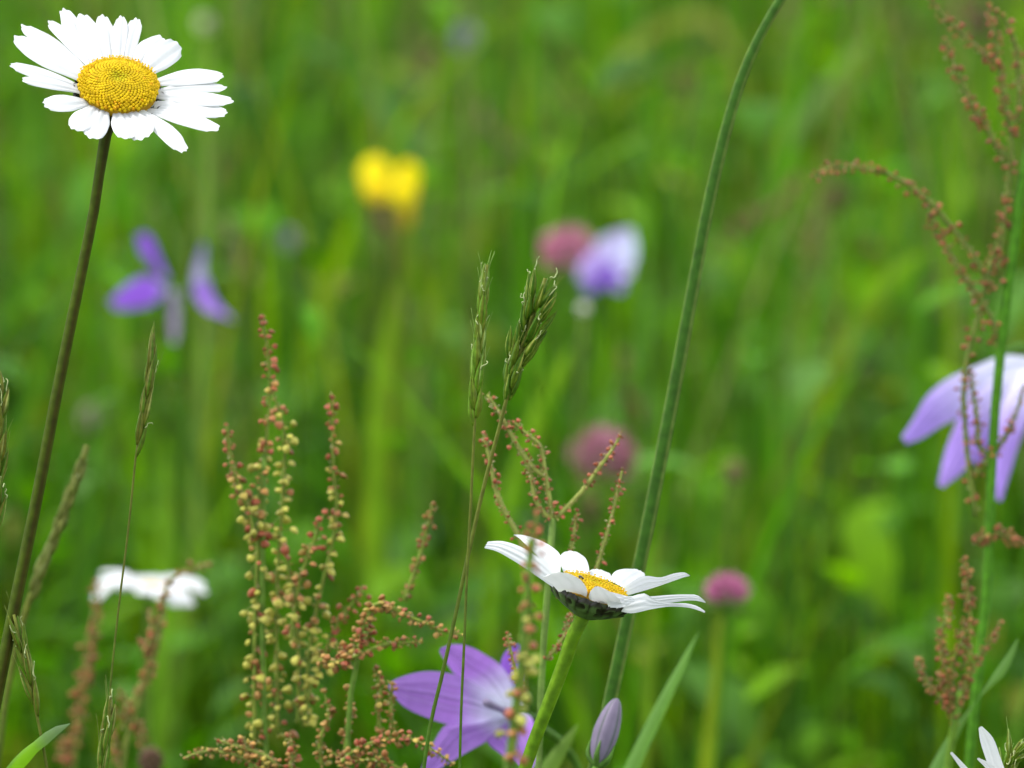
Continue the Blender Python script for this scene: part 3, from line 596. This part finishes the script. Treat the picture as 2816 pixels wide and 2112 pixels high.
for lab, mid, d, wid, col in [
    ('pale green upright stalk behind the violet spread bellflower', [(575, 120), (572, 300), (568, 600), (560, 900), (540, 1400)], 2.25, [10, 18, 20, 20, 20], (.14, .22, .075)),
    ('broad bright green blade below the yellow blossom', [(1085, 780), (1060, 950), (1040, 1150), (1030, 1400), (1020, 1800)], 2.3, [8, 34, 44, 46, 46], (.13, .23, .016)),
    ('bright yellow-green blade slanting right of the tufted grass head', [(1570, 960), (1530, 1050), (1480, 1150), (1430, 1280)], 2.2, [10, 30, 34, 30], (.13, .25, .015)),
    ('bright green blade slanting in the clear grass left of the right-hand sorrel', [(2560, 690), (2480, 740), (2420, 800), (2360, 880)], 2.35, [8, 30, 32, 20], (.12, .24, .012)),
    ('blue-green slanting blade right of the arching stem near its top', [(2300, 200), (2260, 260), (2220, 320), (2160, 420)], 2.6, [10, 34, 34, 20], (.12, .19, .12)),
    ('pale straw blade arching over left of the arching stem', [(1690, 165), (1760, 110), (1860, 65), (1960, 60), (2010, 140)], 2.9, [8, 28, 30, 26, 18], (.20, .21, .07)),
    ('yellow-green upright stalk right of the narrow blue-green blade', [(1985, 1700), (1975, 1850), (1955, 2000), (1940, 2130)], 1.95, [22, 26, 28, 28], (.15, .20, .015)),
    ('green upright stalk between the bud and the side-on daisy', [(1800, 1500), (1795, 1700), (1785, 1900), (1770, 2120)], 2.0, [12, 18, 20, 20], (.11, .19, .02)),
    ('bright green blade left of the main yellow sorrel', [(450, 1200), (455, 1400), (450, 1700), (440, 2000)], 2.15, [10, 30, 34, 34], (.11, .22, .02)),
    ('light green slanting blade in the top left behind the tall daisy', [(620, 250), (660, 420), (720, 620), (790, 800)], 2.7, [8, 24, 24, 18], (.09, .18, .04)),
    ('wide pale blue-green leaf right of centre behind the arching stem', [(2380, 920), (2300, 980), (2200, 1010), (2120, 1100)], 2.5, [14, 50, 52, 20], (.11, .21, .07)),
    ('blue-green slanting blade above the yellow blossom', [(1000, 230), (1060, 310), (1130, 390), (1190, 450)], 2.8, [10, 36, 40, 20], (.09, .19, .10))]:
    leaf(lab, mid, d, [q * .62 for q in wid], col, group=BG)

# ------------------------------------------------------------------ grasses in flower
def spikelet(t_, p, ax, L, wd, awn, col, anth, seed):
    rr = random.Random(seed); u, v = perp(ax); b = MB(); c1, c2, c3 = col
    for k in range(3):
        o = (u * math.cos(k * 2.1 + seed) + v * math.sin(k * 2.1 + seed)) * wd * .35
        ph = rr.uniform(0, 6)
        b.tube([p + o * .3, p + o * 1.4 + ax * L * .3, p + o * 1.1 + ax * L * .7, p + o * .5 + ax * L * rr.uniform(.9, 1.08)], [wd * .25, wd * .7, wd * .55, wd * .05],
               lambda t, a, ph=ph: mix(mix(c1, c2, sstep(.1, .8, .5 + .5 * math.sin(a * 2 + ph))), c3, sat(2.2 * math.exp(-(math.sin((a + ph) * .5) / .16) ** 2)) * sstep(.15, .6, t)), 10, 8)
    for k in range(awn):
        o = (u * rr.uniform(-1, 1) + v * rr.uniform(-1, 1)) * wd; b.tube([p + ax * L * .5 + o * .5, p + ax * L * 1.0 + o, p + ax * L * rr.uniform(1.25, 1.5) + o * 2], [.00008, .00007, .00003], mix(c1, c3, .4), 5, 4)
    sp_ = b.build('spikelet', M_SPIKE, t_)
    if anth:
        b = MB(); o = p + ax * L * rr.uniform(.45, 1.) + (u * rr.choice([-1, 1])) * wd * .9
        q = [o]
        for k in range(5): q.append(q[-1] + ax * rr.uniform(-.0003, .0012) + u * rr.uniform(-.0006, .0006) + v * rr.uniform(-.0004, .0004))
        b.tube(q, [.00011, .00013, .0001, .00008], (.46, .43, .40), 12, 6); b.build('anther', M_SPIKE, sp_)
OLV = ((.11, .20, .015), (.15, .16, .025), (.42, .45, .28)); BRN = ((.08, .15, .012), (.14, .12, .025), (.36, .30, .17)); TAN = ((.045, .11, .008), (.13, .17, .018), (.46, .38, .16))
def grass_stalk(label, spike, stem, d, cnt, L, wd, spread, pal, awn=1, anth=.5, seed=1, srad=.00034, scol=(.04, .12, .012), dx=-.03, env=None, boff=0.):
    """spike: tip -> bottom pixels; stem: bottom of spike downwards"""
    dd = lambda y: d
    st = [P(x, y, d) for x, y in [spike[-1]] + stem]; e = st[-1]; g = Vector((e.x + dx, e.y + .015, -.01))
    t_ = thing('flowering_grass', label, 'grass', Vector((g.x, g.y, 0)), 'flowering grass stalks'); rr = random.Random(seed)
    sp_ = spline([P(x, y, d) for x, y in spike], 40); b = MB()
    b.tube(list(sp_[::8]) + st[1:] + [e.lerp(g, .5) + Vector((dx * .15, 0, 0)), g], srad, lambda t, a: mix((.10, .11, .025), scol, sstep(.1, .3, t)), 80, 8); b.build('stem', M_STEM, t_)
    for i in range(cnt):
        q = .12 + .88 * (i + .4) / cnt; k = min(39, int(q * 40)); p = sp_[k]; ax = (sp_[max(k - 2, 0)] - sp_[min(k + 2, 40)]).normalized(); u, v = perp(ax)
        an = i * 2.4 + rr.uniform(-.4, .4); o = u * math.cos(an) + v * math.sin(an); w_ = env(q) if env else 1.
        s_ = spread * w_; a2 = (ax + o * s_).normalized()
        spikelet(t_, p - ax * L * .35 + o * (wd * .4 * w_ + boff * w_ * rr.random()), a2, L * rr.uniform(.8, 1.1), wd, awn if rr.random() < .7 else 0, pal, rr.random() < anth, seed * 100 + i)
grass_stalk('slim upright grass ear with white anthers left of the tufted head', [(1340, 728), (1330, 800), (1322, 900), (1312, 1020), (1306, 1155)], [(1302, 1230), (1295, 1380), (1285, 1560), (1276, 1780), (1268, 1960), (1264, 2120)], 1.5, 17, .0078, .00078, .13, OLV, 2, .8, 3, .00028, env=lambda q: min(1, .1 + q * 1.4))
grass_stalk('tufted open grass head with tan spikelets right of the slim ear', [(1500, 765), (1475, 840), (1445, 930), (1415, 1010), (1396, 1085)], [(1380, 1150), (1345, 1280), (1300, 1470), (1255, 1680), (1215, 1860), (1180, 2010), (1165, 2120)], 1.512, 46, .0066, .00066, .36, TAN, 1, .4, 4, .0004, env=lambda q: math.sin(math.pi * (.2 + .72 * q)), boff=.0020)
grass_stalk('thin grass ear on a hair-like stem left of the main yellow sorrel', [(421, 915), (416, 985), (404, 1080), (390, 1170), (376, 1235)], [(368, 1310), (350, 1480), (330, 1640), (312, 1800), (300, 1930), (294, 2040), (288, 2130)], 1.505, 11, .0078, .00066, .08, BRN, 1, .45, 5, .00022)
grass_stalk('dark pointed grass ear rising from the lower edge left of the main sorrel', [(303, 1925), (298, 1980), (288, 2050), (280, 2120), (275, 2190)], [(272, 2260)], 1.498, 11, .008, .00075, .08, BRN, 1, .3, 6, .0003)
grass_stalk('half-open grass ear hanging beside the foot of the tall daisy stem', [(38, 1690), (52, 1750), (70, 1830), (85, 1890), (98, 1950)], [(108, 2000), (120, 2060), (132, 2130)], 1.503, 8, .0085, .0006, .16, BRN, 1, .8, 7, .0003, (.16, .09, .04), .01)
grass_stalk('grass ear with white curled anthers cut by the left edge', [(-8, 1010), (-2, 1100), (-4, 1200), (-10, 1330), (-18, 1450)], [(-26, 1600), (-45, 1900), (-60, 2130)], 1.49, 16, .0075, .0008, .25, BRN, 1, .9, 8, .0003)
grass_stalk('blurred olive cylindrical grass ear right of the tall daisy stem', [(240, 1225), (205, 1330), (165, 1440), (120, 1550), (84, 1640)], [(65, 1700), (30, 1850), (-10, 2120)], 1.62, 24, .0058, .0008, .12, ((.12, .13, .035), (.17, .15, .06), (.26, .25, .15)), 0, .15, 9, .0007)
grass_stalk('small branched grass tuft beside the daisy at the lower right corner', [(2805, 2040), (2790, 2070), (2770, 2100), (2760, 2150)], [(2755, 2220)], 1.51, 14, .006, .00055, .6, OLV, 1, .5, 10, .0003, dx=.01)

# ------------------------------------------------------------------ sorrel
RED, ORG, YEL, PNK, BRW = (.33, .055, .035), (.38, .18, .06), (.46, .44, .09), (.42, .10, .07), (.32, .11, .04)
FS_K = .74
def fruit(b, p, ax, r, col, rr):
    c2 = mix(col, (.5, .42, .25), .25)
    b.blob(p, ax, r * rr.uniform(.95, 1.25), r, lambda t, a: mix(col, c2, .5 + .5 * math.cos(3 * a)), 9, 6, 3, .28, flat=rr.uniform(.5, .95), point=.35)
def spike(t_, pts, d, sizes, pal, gap, per, rad=.0004, scol=(.16, .20, .05), spread=1., seed=0, jitter=.25, skip=0., name='flower_spike'):
    """pts tip -> base pixels; sizes (tip px, base px) fruit radius; pal f(t, rng) -> colour; gap px between whorls"""
    rr = random.Random(seed); n = 60
    d = d if isinstance(d, (list, tuple)) else (d, d); m = len(pts)
    cp = [P(x, y, lerp(d[0], d[1], i / (m - 1))) for i, (x, y) in enumerate(pts)]
    sp_ = spline(cp, n); b = MB(); b.tube(cp, [rad * .5, rad * .8, rad, rad], scol, n // 2, 8); ob = b.build(name, M_STEM, t_)
    L = sum((a - c).length for a, c in zip(sp_, sp_[1:])); dm = d[0]; b = MB(); s = 0.
    while s < L:
        t = s / L; k = min(n - 1, int(t * n)); f = t * n - k; p = sp_[k].lerp(sp_[k + 1], f); ax = (sp_[k] - sp_[k + 1]).normalized(); u, v = perp(ax)
        sz = pm(lerp(sizes[0], sizes[1], min(1, t * 1.6)), dm); g = pm(lerp(gap[0], gap[1], min(1, t * 1.4)), dm)
        cnt = max(1, round(1.3 * lerp(per[0], per[1], min(1, t * 1.5)) + rr.uniform(-.9, .9)))
        if rr.random() > skip:
            a0 = rr.uniform(0, 6.28)
            for q in range(cnt):
                an = a0 + 6.283 * q / cnt + rr.uniform(-.5, .5); o = u * math.cos(an) + v * math.sin(an); r = sz * FS_K * rr.uniform(.55, 1.2)
                off = (rad + r * rr.uniform(.7, 1.7 + spread * 1.1)); pp = p + o * off + ax * rr.uniform(-.6, .5) * g - Vector((0, 0, r * .3 * spread))
                if t < .02: pp = p + o * r * .3
                dr = (o * .7 - Vector((0, 0, .8)) * spread + ax * .25 + Vector([rr.gauss(0, .3) for _ in range(3)])).normalized()
                fruit(b, pp, dr, r, pal(t, rr), rr)
                if off > r * 1.3 + rad: b.tube([p, p.lerp(pp, .6) + ax * r * .2, pp], .00012, scol, 3, 4, capped=False)
        s += g * rr.uniform(1 - jitter, 1 + jitter)
    for q in range(int(n * 1.3)):                     # tiny papery bracts and spent flowers along the spike
        k = rr.randrange(n); p = sp_[k]; o = Vector([rr.gauss(0, 1) for _ in range(3)]).normalized(); r = pm(rr.uniform(2, 4), dm)
        b.blob(p + o * (rad + r * rr.uniform(.5, 2.5)), o, r * 1.4, r * .6, jit(rr.choice([(.42, .22, .13), (.40, .36, .16), (.34, .10, .06), (.5, .42, .3)]), rr), 5, 4)
    fr = b.build('fruit_cluster', M_FRUIT, ob)
    return sp_
def jit(c, rr, k=.22): q = rr.uniform(1 - k, 1 + k); return tuple(x * q for x in c)
def pal_main(t, rr):
    q = sstep(.14, .42, t + rr.uniform(-.15, .2)); c = mix(RED if rr.random() < .8 else PNK, YEL if rr.random() < .82 else ORG, q)
    if q > .6 and rr.random() < .17: c = RED if rr.random() < .5 else BRW
    return jit(c, rr)
def pal_red(t, rr): return jit(rr.choice([RED, PNK, PNK, BRW, ORG, mix(PNK, YEL, .5)]), rr)
def pal_brown(t, rr): return jit(rr.choice([BRW, (.25, .075, .035), mix(BRW, ORG, .4), RED]), rr)
def pal_org(t, rr): return jit(rr.choice([BRW, ORG, mix(ORG, YEL, .5), RED, mix(PNK, YEL, .4)]), rr)
def sorrel(label, base_px, d, main=None, rad=.0006, scol=(.10, .17, .04), dx=0, name='sorrel'):
    e = P(*base_px, d); g = Vector((e.x + dx, e.y + .01, -.01)); t_ = thing(name, label, 'sorrel', Vector((g.x, g.y, 0)), 'red and yellow sorrel plants')
    b = MB(); b.tube([P(x, y, d) for x, y in (main or [])] + [e, e.lerp(g, .5), g], rad, scol, 40, 10); b.build('stem', M_STEM, t_); return t_
D1 = 1.585
t_ = sorrel('large upright sorrel with yellow and red fruits left of the violet bellflower', (735, 2160), D1, [(728, 1250), (722, 1500), (722, 1800)], .0006)
FS = [([(720, 872), (736, 960), (742, 1060), (736, 1180), (722, 1300), (712, 1450), (705, 1600), (700, 1750), (700, 1900), (700, 2060)], D1, (11, 17), pal_main, (22, 66), (2, 5), 11, .9),
      ([(748, 1075), (775, 1150), (782, 1270), (775, 1400), (765, 1550), (760, 1700), (762, 1850), (765, 2020)], D1 + .006, (13, 17), lambda t, r: pal_main(t + .35, r), (30, 68), (2.4, 4.4), 12, .9),
      ([(622, 1168), (634, 1250), (652, 1330), (682, 1400), (700, 1480)], D1 - .003, (10, 15), lambda t, r: pal_main(t * .6, r), (20, 36), (2, 3.6), 13, .8),
      ([(915, 1092), (913, 1190), (917, 1290), (925, 1400), (915, 1490), (888, 1600), (862, 1720), (845, 1850), (835, 2000)], D1 + .004, (10, 16.5), pal_main, (22, 68), (2, 4.2), 14, .9),
      ([(893, 1408), (870, 1470), (842, 1540), (815, 1640), (800, 1760)], D1 - .002, (10, 15), lambda t, r: pal_main(t * .55, r), (20, 44), (2, 3.4), 15, .8),
      ([(1004, 1617), (965, 1665), (935, 1705), (905, 1765), (885, 1820), (855, 1890), (838, 1980)], D1 + .002, (9, 15), lambda t, r: pal_main(t * .8, r), (18, 42), (2, 3.6), 16, .8),
      ([(1192, 1385), (1178, 1440), (1160, 1510), (1138, 1580), (1112, 1650)], D1 + .01, (8.5, 10), lambda t, r: jit(r.choice([BRW, BRW, ORG, RED]), r), (18, 36), (1.6, 2), 17, .4),
      ([(780, 1500), (800, 1600), (815, 1720), (822, 1850), (820, 1990)], D1 + .01, (11, 13), lambda t, r: pal_main(t + .3, r), (46, 66), (2, 3.4), 18, .9)]
for q in FS: spike(t_, q[0], q[1], q[2], q[3], q[4], q[5], .00042, seed=q[6], spread=q[7])
t_ = sorrel('bushy reddish sorrel with drooping side spikes touching the violet bellflower', (960, 2160), 1.565, [(1020, 1690), (985, 1800), (960, 1950)], .0006)
FS = [([(1272, 1746), (1215, 1735), (1165, 1712), (1110, 1690), (1060, 1665), (1035, 1662), (1010, 1700), (985, 1760)], 1.56, (9, 12), pal_org, (17, 19), (1.5, 3.8), 21),
      ([(1158, 1765), (1110, 1768), (1060, 1772), (1010, 1790), (960, 1812), (915, 1822), (880, 1815)], 1.562, (8, 12), pal_org, (15, 20), (1.6, 3.8), 22),
      ([(1030, 1740), (985, 1775), (945, 1800), (920, 1770)], 1.566, (11, 13), pal_org, (17, 22), (3, 4), 23),
      ([(1035, 1835), (1045, 1890), (1040, 1960), (1050, 2040)], 1.566, (10, 11), pal_org, (26, 36), (2, 2.6), 24),
      ([(955, 1890), (965, 1960), (950, 2040), (955, 2110)], 1.568, (10, 11), pal_org, (26, 40), (2, 2.6), 25),
      ([(890, 1900), (905, 1960), (880, 2040), (885, 2110)], 1.57, (10, 12), pal_org, (28, 40), (2, 2.8), 26),
      ([(1245, 2100), (1205, 2072), (1160, 2045), (1110, 2030), (1060, 2035), (1010, 2048), (960, 2075), (930, 2110)], 1.555, (9, 12), pal_org, (16, 20), (1.8, 3.8), 27),
      ([(905, 2065), (960, 2095), (1020, 2090), (1080, 2105), (1120, 2130)], 1.56, (10, 12), pal_org, (20, 26), (2, 3), 28),
      ([(1080, 1880), (1075, 1950), (1085, 2030)], 1.57, (9, 10), pal_org, (30, 38), (1.6, 2.2), 29)]
for q in FS: spike(t_, q[0], q[1], q[2], q[3], q[4], q[5], .0004, seed=q[6], spread=.4)
t_ = sorrel('low spreading sorrel along the lower edge under the yellow sorrel', (700, 2170), 1.56, [(690, 2085), (700, 2120)], .0006)
for q in [([(508, 2084), (540, 2072), (580, 2066), (625, 2072), (670, 2085), (720, 2120)], (9, 11), (17, 22), (1.6, 2.8), 31), ([(600, 2035), (640, 2050), (680, 2060), (730, 2080), (770, 2110)], (9, 12), (24, 26), (1.6, 2.8), 32),
          ([(660, 2030), (700, 2070), (730, 2110), (745, 2150)], (11, 12), (24, 28), (2.4, 3), 33), ([(790, 2020), (805, 2060), (800, 2110), (800, 2150)], (11, 12), (26, 30), (2.4, 3), 34)]:
    spike(t_, q[0], 1.56, q[1], pal_org, q[2], q[3], .00045, (.2, .22, .08), .4, q[4])
t_ = sorrel('out-of-focus pinkish sorrel spike standing in front of the side-on daisy', (1385, 2180), 1.36, [(1460, 1480), (1445, 1700), (1415, 1950)], .0006)
spike(t_, [(1478, 1405), (1470, 1470), (1462, 1540), (1452, 1610), (1448, 1680), (1450, 1760), (1442, 1850), (1428, 1930), (1420, 2000), (1405, 2110)], 1.36, (11, 19), lambda t, r: jit(r.choice([PNK, RED, PNK, BRW] if t < .35 else [YEL, mix(YEL, (.4, .45, .12), .5), BRW, PNK]), r), (22, 50), (2, 3.2), .0005, seed=41, spread=.6)
t_ = sorrel('slender branched red-flowered sorrel behind the side-on daisy', (1480, 2160), 1.555, [(1520, 1425), (1512, 1550), (1500, 1700), (1490, 1850)], .00075, (.13, .20, .07))
for i, q in enumerate([[(1412, 1160), (1450, 1195), (1485, 1225), (1494, 1270), (1500, 1310), (1510, 1370), (1520, 1425)], [(1706, 1200), (1680, 1242), (1645, 1290), (1610, 1340), (1570, 1385), (1528, 1425)],
                       [(1340, 1085), (1372, 1135), (1400, 1185), (1435, 1245), (1470, 1290), (1500, 1312)], [(1330, 1190), (1350, 1280), (1365, 1350), (1390, 1410), (1418, 1460), (1445, 1520)],
                       [(1450, 1270), (1462, 1320), (1472, 1370), (1500, 1415), (1520, 1428)],
                       [(1588, 1402), (1580, 1450), (1572, 1510), (1560, 1570), (1540, 1640)], [(1712, 1290), (1698, 1350), (1685, 1410), (1668, 1470), (1648, 1540), (1632, 1600), (1610, 1680)], [(1570, 1690), (1555, 1740), (1530, 1780), (1502, 1815)],
                       [(1395, 1740), (1405, 1790), (1420, 1850), (1440, 1920)]]):
    spike(t_, q, 1.555, (7.5, 9), lambda t, r: jit(r.choice([PNK, RED, PNK, RED]), r), (14, 36), (1.7, 1.8), .00055 if i < 5 else .0004, (.24, .25, .10), .3, 50 + i, skip=.1)
DR = 1.64
t_ = sorrel('tall branching red-brown sorrel along the right edge', (2660, 2180), DR, [(2850, 300), (2815, 480), (2785, 700), (2757, 920), (2735, 1150), (2722, 1400), (2708, 1700), (2680, 1950)], .00112, (.06, .17, .014))
for i, (q, sz, g, pr) in enumerate([
    ([(2555, -10), (2590, 40), (2640, 90), (2690, 135), (2738, 172)], (8, 10), (16, 24), (1.8, 2.4)),
    ([(2722, 12), (2728, 60), (2738, 120), (2745, 172), (2755, 240), (2768, 320), (2780, 400), (2772, 520), (2760, 640), (2745, 760)], (9, 11), (16, 32), (1.8, 2.8)),
    ([(2597, 105), (2615, 160), (2638, 215), (2665, 275), (2700, 330), (2740, 400), (2770, 440)], (9, 11), (16, 30), (2, 2.6)),
    ([(2232, 484), (2275, 465), (2330, 458), (2390, 465), (2450, 482), (2510, 518), (2570, 570), (2620, 630), (2680, 710), (2730, 800)], (8, 10.5), (13, 34), (1.9, 2.3)),
    ([(2556, 592), (2570, 630), (2600, 680), (2630, 730), (2660, 775), (2700, 830), (2735, 900), (2745, 960)], (9, 11), (14, 26), (2, 2.8)),
    ([(2765, 545), (2762, 600), (2745, 660), (2722, 730), (2705, 800), (2690, 880), (2668, 950), (2655, 1020), (2650, 1090), (2655, 1180), (2665, 1290), (2685, 1420)], (10, 10), (18, 44), (2.2, 2)),
    ([(2668, 1020), (2680, 1100), (2688, 1170), (2695, 1230), (2730, 1260)], (8, 9), (15, 26), (1.8, 2)),
    ([(2816, 1060), (2800, 1120), (2775, 1180), (2745, 1230), (2700, 1280), (2675, 1315)], (8, 10), (18, 32), (1.7, 2)),
    ([(2816, 1495), (2790, 1488), (2760, 1472), (2735, 1465), (2710, 1475), (2690, 1490)], (9, 11), (13, 15), (2.4, 4)),
    ([(2760, 40), (2790, 110), (2800, 180), (2805, 260), (2800, 340)], (9, 10), (30, 46), (1.8, 2))]):
    spike(t_, q, DR, (sz[0] * .98, sz[1] * .98), (lambda t, r: jit(r.choice([(.27, .04, .035), RED, RED, BRW]), r)) if i != 8 else pal_brown, g, pr, .00055, (.13, .16, .05), .3, 70 + i, skip=.14 if i != 8 else 0)
t_ = sorrel('brown low sorrel clump beside the foot of the right edge sorrel', (2600, 2190), 1.615, [(2640, 1900), (2625, 1990), (2610, 2080)], .0009, (.10, .18, .03))
for i, q in enumerate([[(2655, 1535), (2655, 1590), (2662, 1640), (2668, 1700), (2665, 1760), (2655, 1830)], [(2605, 1642), (2608, 1690), (2590, 1740), (2595, 1800), (2605, 1860), (2600, 1920)], [(2525, 1812), (2540, 1860), (2560, 1895), (2585, 1920), (2610, 1945)],
                       [(2755, 1710), (2735, 1750), (2705, 1785), (2680, 1830), (2650, 1890), (2630, 1940)], [(2650, 1700), (2640, 1770), (2620, 1830), (2615, 1900), (2610, 1960)], [(2580, 1855), (2600, 1890), (2615, 1930), (2620, 1990)], [(2660, 1900), (2640, 1930), (2625, 1960)]]):
    spike(t_, q, 1.615, (8.5, 10), pal_brown, (15, 24), (1.7, 2.3), .0004, (.16, .17, .05), .3, 90 + i)
t_ = sorrel('blurred brown sorrel in front of the out-of-focus left daisy', (330, 2190), 1.68, [(450, 1680), (420, 1830), (370, 1960), (340, 2080)], .0007, (.14, .16, .05))
for i, (q, p_) in enumerate([([(575, 1553), (540, 1560), (500, 1575), (465, 1600), (450, 1650), (435, 1720)], pal_brown), ([(445, 1640), (440, 1700), (425, 1770), (405, 1840), (380, 1900), (350, 1960), (330, 2010)], pal_brown), ([(385, 1765), (410, 1790), (420, 1830), (405, 1880)], pal_brown),
                             ([(410, 1680), (420, 1740), (400, 1780)], pal_brown), ([(330, 1900), (345, 1950), (370, 2000), (390, 2060)], pal_brown), ([(300, 1960), (340, 1970), (380, 1990), (400, 2040)], pal_brown), ([(310, 2010), (320, 2070), (330, 2120)], pal_brown)]):
    spike(t_, q, 1.68, (8.5, 9.5), p_, (20, 28), (1.3, 2.1), .0004, (.18, .17, .06), .3, 110 + i)
t_ = sorrel('faint reddish sorrel spike left of the out-of-focus daisy', (190, 2190), 1.75, [(262, 1650), (245, 1850), (210, 2050)], .0006, (.14, .16, .05))
for i, q in enumerate([[(262, 1600), (266, 1650), (262, 1720), (240, 1760), (245, 1830), (222, 1880), (215, 1950), (205, 2020)], [(250, 1730), (255, 1790), (235, 1850), (225, 1930)], [(180, 2035), (175, 2070), (190, 2110)], [(230, 1950), (215, 2000), (200, 2060), (180, 2110)]]):
    spike(t_, q, 1.75, (10, 12), pal_brown, (24, 28), (2, 3), .0005, (.18, .17, .06), .3, 130 + i)
